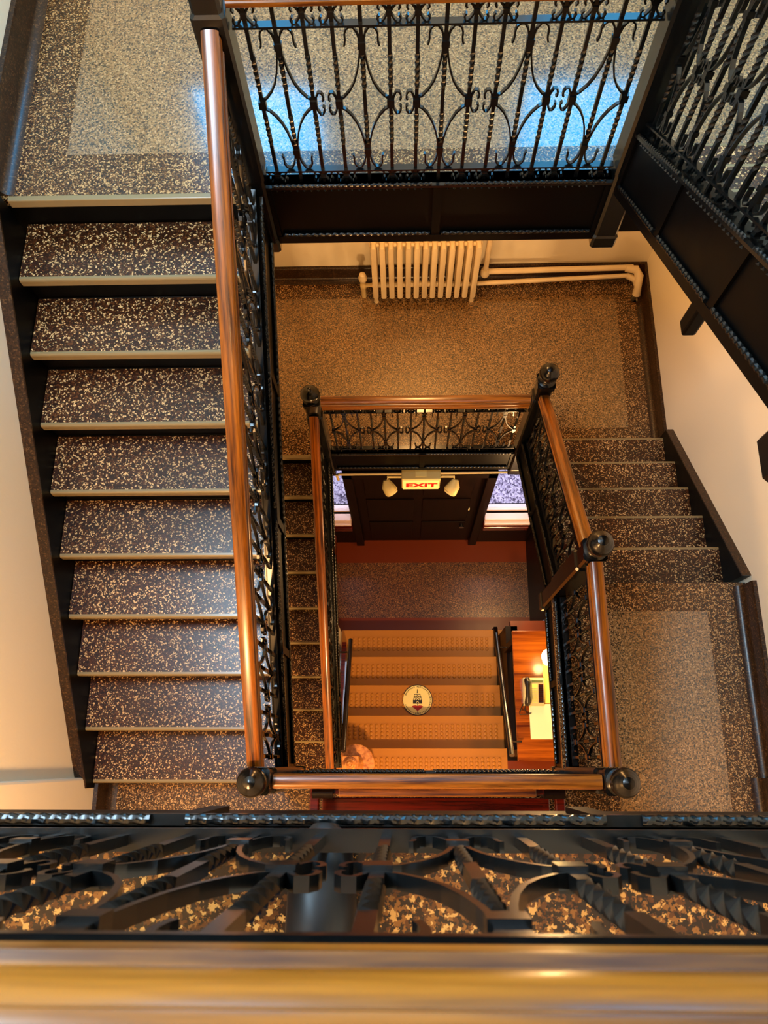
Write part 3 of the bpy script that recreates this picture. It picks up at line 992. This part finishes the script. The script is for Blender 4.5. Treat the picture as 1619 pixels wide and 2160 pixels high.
# oak newel standing on a round bullnose step at the foot of the lower flight
bn = thing('oak_newel', 'pale oak newel post on a rounded bullnose step at the foot of the lower flight', 'newel post', (-.43, -.03, 0))
part('bullnose_step', MB().prism([(-.43 + .17 * math.cos(t), -.03 + .17 * math.sin(t)) for t in [math.pi * 2 * i / 40 for i in range(40)]], .0, .18, 2), M['oak'], bn, bevel=.008)
part('post', MB().lathe([(.075, .18), (.075, .24), (.062, .26), (.055, .30), (.058, .50), (.052, .70), (.060, .74), (.060, .80)], -.43, -.03, 24), M['oak'], bn, smooth=True)
part('cap', MB().box(-.495, -.365, -.095, .035, .80, .84), M['oak'], bn, bevel=.006)
part('finial', MB().lathe([(.052, .84), (.056, .85), (.050, .858), (.042, .858), (.044, .868), (.036, .876), (.028, .874), (.028, .884), (.018, .892), (.010, .888), (.001, .892)], -.43, -.03, 24), M['oak'], bn, smooth=True)

# ------------------------------------------------------------------ desk with telephone, lamp and papers
dk = thing('desk', 'orange varnished wooden desk beside the rubber steps', 'desk', (1.2, .52, 0))
part('desk_top', MB().box(.905, 1.52, -.0, 1.04, .715, .75), M['desk'], dk, bevel=.005)
part('apron', MB().box(.93, 1.50, .03, 1.01, .60, .715), M['darkwood'], dk)
for x in (.955, 1.46):
    for y in (.06, .98):
        part('leg', MB().box(x - .028, x + .028, y - .028, y + .028, .0, .60), M['darkwood'], dk)
zd = .75
ph = thing('telephone', 'grey desk telephone with dark handset on the orange desk', 'telephone', (1.03, .53, zd))
part('body', MB().prism([(.425, zd), (.425, zd + .03), (.445, zd + .045), (.63, zd + .085), (.645, zd + .07), (.645, zd)], .965, 1.135, 0), M['phone'], ph, bevel=.006)
pz = lambda y: zd + .045 + (y - .445) * (.04 / .185)


def tilt(x0, x1, y0, y1, th=.004):
    return MB().add([(x0, y0, pz(y0)), (x1, y0, pz(y0)), (x1, y1, pz(y1)), (x0, y1, pz(y1)), (x0, y0, pz(y0) + th), (x1, y0, pz(y0) + th), (x1, y1, pz(y1) + th), (x0, y1, pz(y1) + th)],
                    [(3, 2, 1, 0), (4, 5, 6, 7), (0, 1, 5, 4), (1, 2, 6, 5), (2, 3, 7, 6), (3, 0, 4, 7)])


part('display', tilt(1.035, 1.122, .605, .622), M['lcd'], ph)
part('note_label', tilt(1.035, 1.08, .562, .594, .003), M['note'], ph)
kp = tilt(1.035, 1.08, .448, .556, .002)
part('keypad_plate', kp, M['note'], ph)
keys = MB()
for r in range(6):
    for c_ in range(3):
        k = tilt(1.038 + c_ * .0145, 1.0485 + c_ * .0145, .451 + r * .0175, .463 + r * .0175, .006)
        keys.add(k.v, k.f)
part('keypad', keys, M['phone'], ph)
part('side_plate', tilt(1.088, 1.127, .448, .592, .002), M['mahog'], ph)
keys = MB()
for r in range(9):
    for c_ in range(2):
        k = tilt(1.090 + c_ * .018, 1.106 + c_ * .018, .451 + r * .0155, .461 + r * .0155, .005)
        keys.add(k.v, k.f)
part('line_key', keys, M['phone_dark'], ph)
part('handset', MB().tube([(.995, .44, zd + .055), (.995, .455, zd + .085), (.995, .50, zd + .105), (.995, .56, zd + .115), (.995, .605, zd + .115), (.995, .628, zd + .095)], [.024, .026, .018, .018, .026, .024], 12), M['phone_dark'], ph, smooth=True)
part('cord', MB().tube([(.985, .44, zd + .045), (.975, .40, zd + .012), (1.0, .36, zd + .006), (1.03, .37, zd + .006)], .004, 6), M['phone_dark'], ph, smooth=True)
wb = tag(part('wire_stand', MB().tube([(.985, .475, zd + .01), (.93, .375, zd + .05), (.93, .355, zd + .05), (1.01, .36, zd + .012)], .005, 8), M['pipe_dark'], None, smooth=True), 'bent dark wire stand sticking out over the desk edge below the telephone', 'stand')
tag(part('paper_sheet', MB().box(1.015, 1.235, .165, .44, zd, zd + .002), M['paper'], None), 'large pale paper sheet lying on the desk below the telephone', 'paper')
tag(part('paper_strip', MB().box(1.145, 1.30, .445, .80, zd + .0, zd + .002), M['note'], None), 'yellow paper strip lying on the desk beside the telephone', 'paper')
lp = thing('desk_lamp', 'small lamp with white opal shade lighting the desk', 'lamp', (1.20, .80, zd))
part('base', MB().lathe([(.06, zd), (.06, zd + .012), (.015, zd + .02), (.010, zd + .03)], 1.20, .80, 20), M['steel'], lp, smooth=True)
part('stem', MB().tube([(1.20, .80, zd + .02), (1.20, .80, zd + .26), (1.17, .79, zd + .30)], .008, 8), M['steel'], lp, smooth=True)
part('lamp_shade', MB().lathe([(.02, zd + .34), (.045, zd + .32), (.062, zd + .28), (.066, zd + .25), (.060, zd + .235)], 1.16, .79, 24), M['shade'], lp, smooth=True)
point('desk_lamp_light', (1.14, .74, zd + .19), 2.4, (1, .72, .25), .04)

# ------------------------------------------------------------------ bench behind the first floor railing
be = thing('bench', 'dark red mahogany bench standing behind the level railing at the well edge', 'bench', (.14, -.36, F1))
part('seat', MB().prism([(-.17, F1 + .42), (-.17, F1 + .455), (-.62, F1 + .43), (-.62, F1 + .40)], -.40, .69, 0), M['mahog'], be, bevel=.006)
part('backrest', MB().prism([(-.155, F1 + .42), (-.125, F1 + .42), (-.118, F1 + .80), (-.14, F1 + .80)], -.40, .69, 0), M['mahog'], be, bevel=.004)
part('top_rail', MB().box(-.29, .57, -.15, -.112, F1 + .80, F1 + .83), M['rail_x'], be, bevel=.006)
for x in (-.415, .705):
    part('arm', MB().box(x - .022, x + .022, -.62, -.12, F1 + .60, F1 + .64), M['mahog'], be, bevel=.006)
    for y in (-.15, -.60):
        part('leg', MB().box(x - .022, x + .022, y - .022, y + .022, F1, F1 + .60), M['mahog'], be, bevel=.004)
for x in (-.36, .65):
    part('corner_cap', MB().tube([(x - .045, -.135, F1 + .80), (x + .045, -.135, F1 + .80)], .024, 12), M['darkwood'], be, smooth=True)

# small pendant hanging under the upper string
tag(part('string_pendant', MB().box(.875, .92, 1.27, 1.325, 5.12, 5.32), M['iron_dull'], None, bevel=.008), 'small square black pendant block hanging under the heavy panelled string', 'pendant')

# ------------------------------------------------------------------ the person standing behind the top railing
pe = thing('person', 'person in dark jeans standing behind the near railing, one leg showing between the scrolls', 'person', (-.26, -.42, F2))


def skinned(name, verts, edges, radii, root, mat, parent, sub=2):
    me = D.meshes.new(name)
    me.from_pydata(verts, edges, [])
    o = D.objects.new(name, me)
    C.objects.link(o)
    sk = o.modifiers.new('skin', 'SKIN')
    sk.use_smooth_shade = True
    for i, r in enumerate(radii):
        v = me.skin_vertices[0].data[i]
        v.radius = r if isinstance(r, tuple) else (r, r)
        v.use_root = (i == root)
    ss = o.modifiers.new('sub', 'SUBSURF')
    ss.levels = ss.render_levels = sub
    bpy.context.view_layer.update()
    m2 = D.meshes.new_from_object(o.evaluated_get(bpy.context.evaluated_depsgraph_get()))
    D.objects.remove(o)
    m2.materials.clear()
    m2.materials.append(mat)
    m2.polygons.foreach_set('use_smooth', [True] * len(m2.polygons))
    return part(name, m2, None, parent)


z = F2
vb = [(-.26, -.46, z + .92), (-.26, -.49, z + 1.12), (-.26, -.49, z + 1.32), (-.25, -.46, z + 1.47), (-.24, -.42, z + 1.58), (-.23, -.39, z + 1.70),
      (-.42, -.47, z + 1.40), (-.47, -.42, z + 1.22), (-.26, -.22, z + 1.20), (-.09, -.10, z + 1.24),
      (-.09, -.46, z + 1.40), (-.02, -.40, z + 1.20), (.02, -.24, z + 1.19), (.06, -.11, z + 1.24),
      (-.34, -.46, z + .86), (-.36, -.43, z + .48), (-.38, -.50, z + .09), (-.39, -.36, z + .04),
      (-.17, -.44, z + .86), (-.125, -.27, z + .50), (-.11, -.255, z + .10), (-.11, -.155, z + .045)]
eb = [(0, 1), (1, 2), (2, 3), (3, 4), (4, 5), (2, 6), (6, 7), (7, 8), (8, 9), (2, 10), (10, 11), (11, 12), (12, 13), (0, 14), (14, 15), (15, 16), (16, 17), (0, 18), (18, 19), (19, 20), (20, 21)]
rb = [(.15, .10), (.13, .095), (.15, .11), .058, .095, .085, .06, .046, .036, .026, .06, .046, .036, .026, .085, .058, .036, .026, .085, .058, .036, .022]
body = skinned('body', vb, eb, rb, 0, M['skin'], pe)


def fingers(side, base):
    bx_, by_, bz_ = base
    vs, es, rs = [(bx_, by_, bz_)], [], [.022]
    for k in range(4):
        n = len(vs)
        x = bx_ - side * .004
        y0 = by_ - .006 + k * .017
        L_ = (.030, .034, .032, .026)[k]
        vs += [(x - side * .030, y0 + .012, bz_ + .010), (x - side * (.030 + L_), y0 + .016, bz_ + .006), (x - side * (.028 + L_ * 1.5), y0 + .016, bz_ - .008)]
        es += [(0, n), (n, n + 1), (n + 1, n + 2)]
        rs += [.009, .008, .007]
    n = len(vs)
    vs += [(bx_ - side * .012, by_ - .022, bz_ - .004), (bx_ - side * .034, by_ - .026, bz_ + .004)]
    es += [(0, n), (n, n + 1)]
    rs += [.010, .008]
    return vs, es, rs


for sd, bs in ((-1, (-.09, -.10, z + 1.245)), (1, (.06, -.11, z + 1.245))):
    v_, e_, r2_ = fingers(sd, bs)
    h_ = skinned('hand', v_, e_, r2_, 0, M['skin'], body)
    h_['label'] = 'bare hand with bent fingers'
part('nose', MB().tube([(-.226, -.302, z + 1.70), (-.225, -.286, z + 1.665), (-.226, -.300, z + 1.655)], [.008, .014, .010], 8), M['skin'], body, smooth=True)
for dx_ in (-.032, .032):
    part('eye', MB().lathe([(.001, z + 1.688), (.009, z + 1.691), (.012, z + 1.700), (.009, z + 1.709), (.001, z + 1.712)], -.226 + dx_, -.306, 10), M['paper'], body, smooth=True)
part('mouth', MB().tube([(-.252, -.306, z + 1.628), (-.226, -.296, z + 1.626), (-.200, -.306, z + 1.628)], .005, 6), M['emred'], body, smooth=True)
for dx_ in (-.088, .088):
    part('ear', MB().tube([(-.23 + dx_, -.40, z + 1.65), (-.23 + dx_ * 1.08, -.405, z + 1.68), (-.23 + dx_, -.40, z + 1.71)], [.012, .018, .010], 8), M['skin'], body, smooth=True)
hair = MB()
for i in range(1):
    hair.lathe([(.070, z + 1.66), (.096, z + 1.70), (.100, z + 1.74), (.088, z + 1.79), (.055, z + 1.825), (.001, z + 1.835)], -.235, -.415, 20)
part('hair', hair, M['hair'], pe, smooth=True)
skinned('trousers', [(-.26, -.46, z + .95)] + [vb[i] for i in (14, 15, 16, 18, 19, 20)], [(0, 1), (1, 2), (2, 3), (0, 4), (4, 5), (5, 6)], [(.16, .115), .105, .078, .062, .105, .075, .060], 0, M['denim'], pe)
skinned('shirt', [(-.26, -.46, z + .98)] + [vb[i] for i in (1, 2, 6, 7, 8, 10, 11, 12)], [(0, 1), (1, 2), (2, 3), (3, 4), (4, 5), (2, 6), (6, 7), (7, 8)], [(.165, .118), (.148, .112), (.165, .125), .076, .060, .048, .076, .060, .048], 1, M['shirt'], pe)
for (x, y) in ((-.39, -.42), (-.11, -.20)):
    part('shoe', MB().tube([(x, y - .10, z + .05), (x, y - .04, z + .075), (x, y + .04, z + .058), (x, y + .095, z + .035), (x, y + .115, z + .03)], [.040, .046, .046, .036, .018], 14), M['shoe'], pe, smooth=True)
mp_ = Matrix.Translation(co.location - f_ * .0) @ co.matrix_world.to_3x3().to_4x4()
phb = MB().box(-.037, .037, -.10, .05, .012, .020)
phb.v = [tuple(mp_ @ Vector(v)) for v in phb.v]
tag(part('smartphone', phb, M['phone_dark'], None, bevel=.002), 'dark smartphone held out over the railing by the person', 'phone')
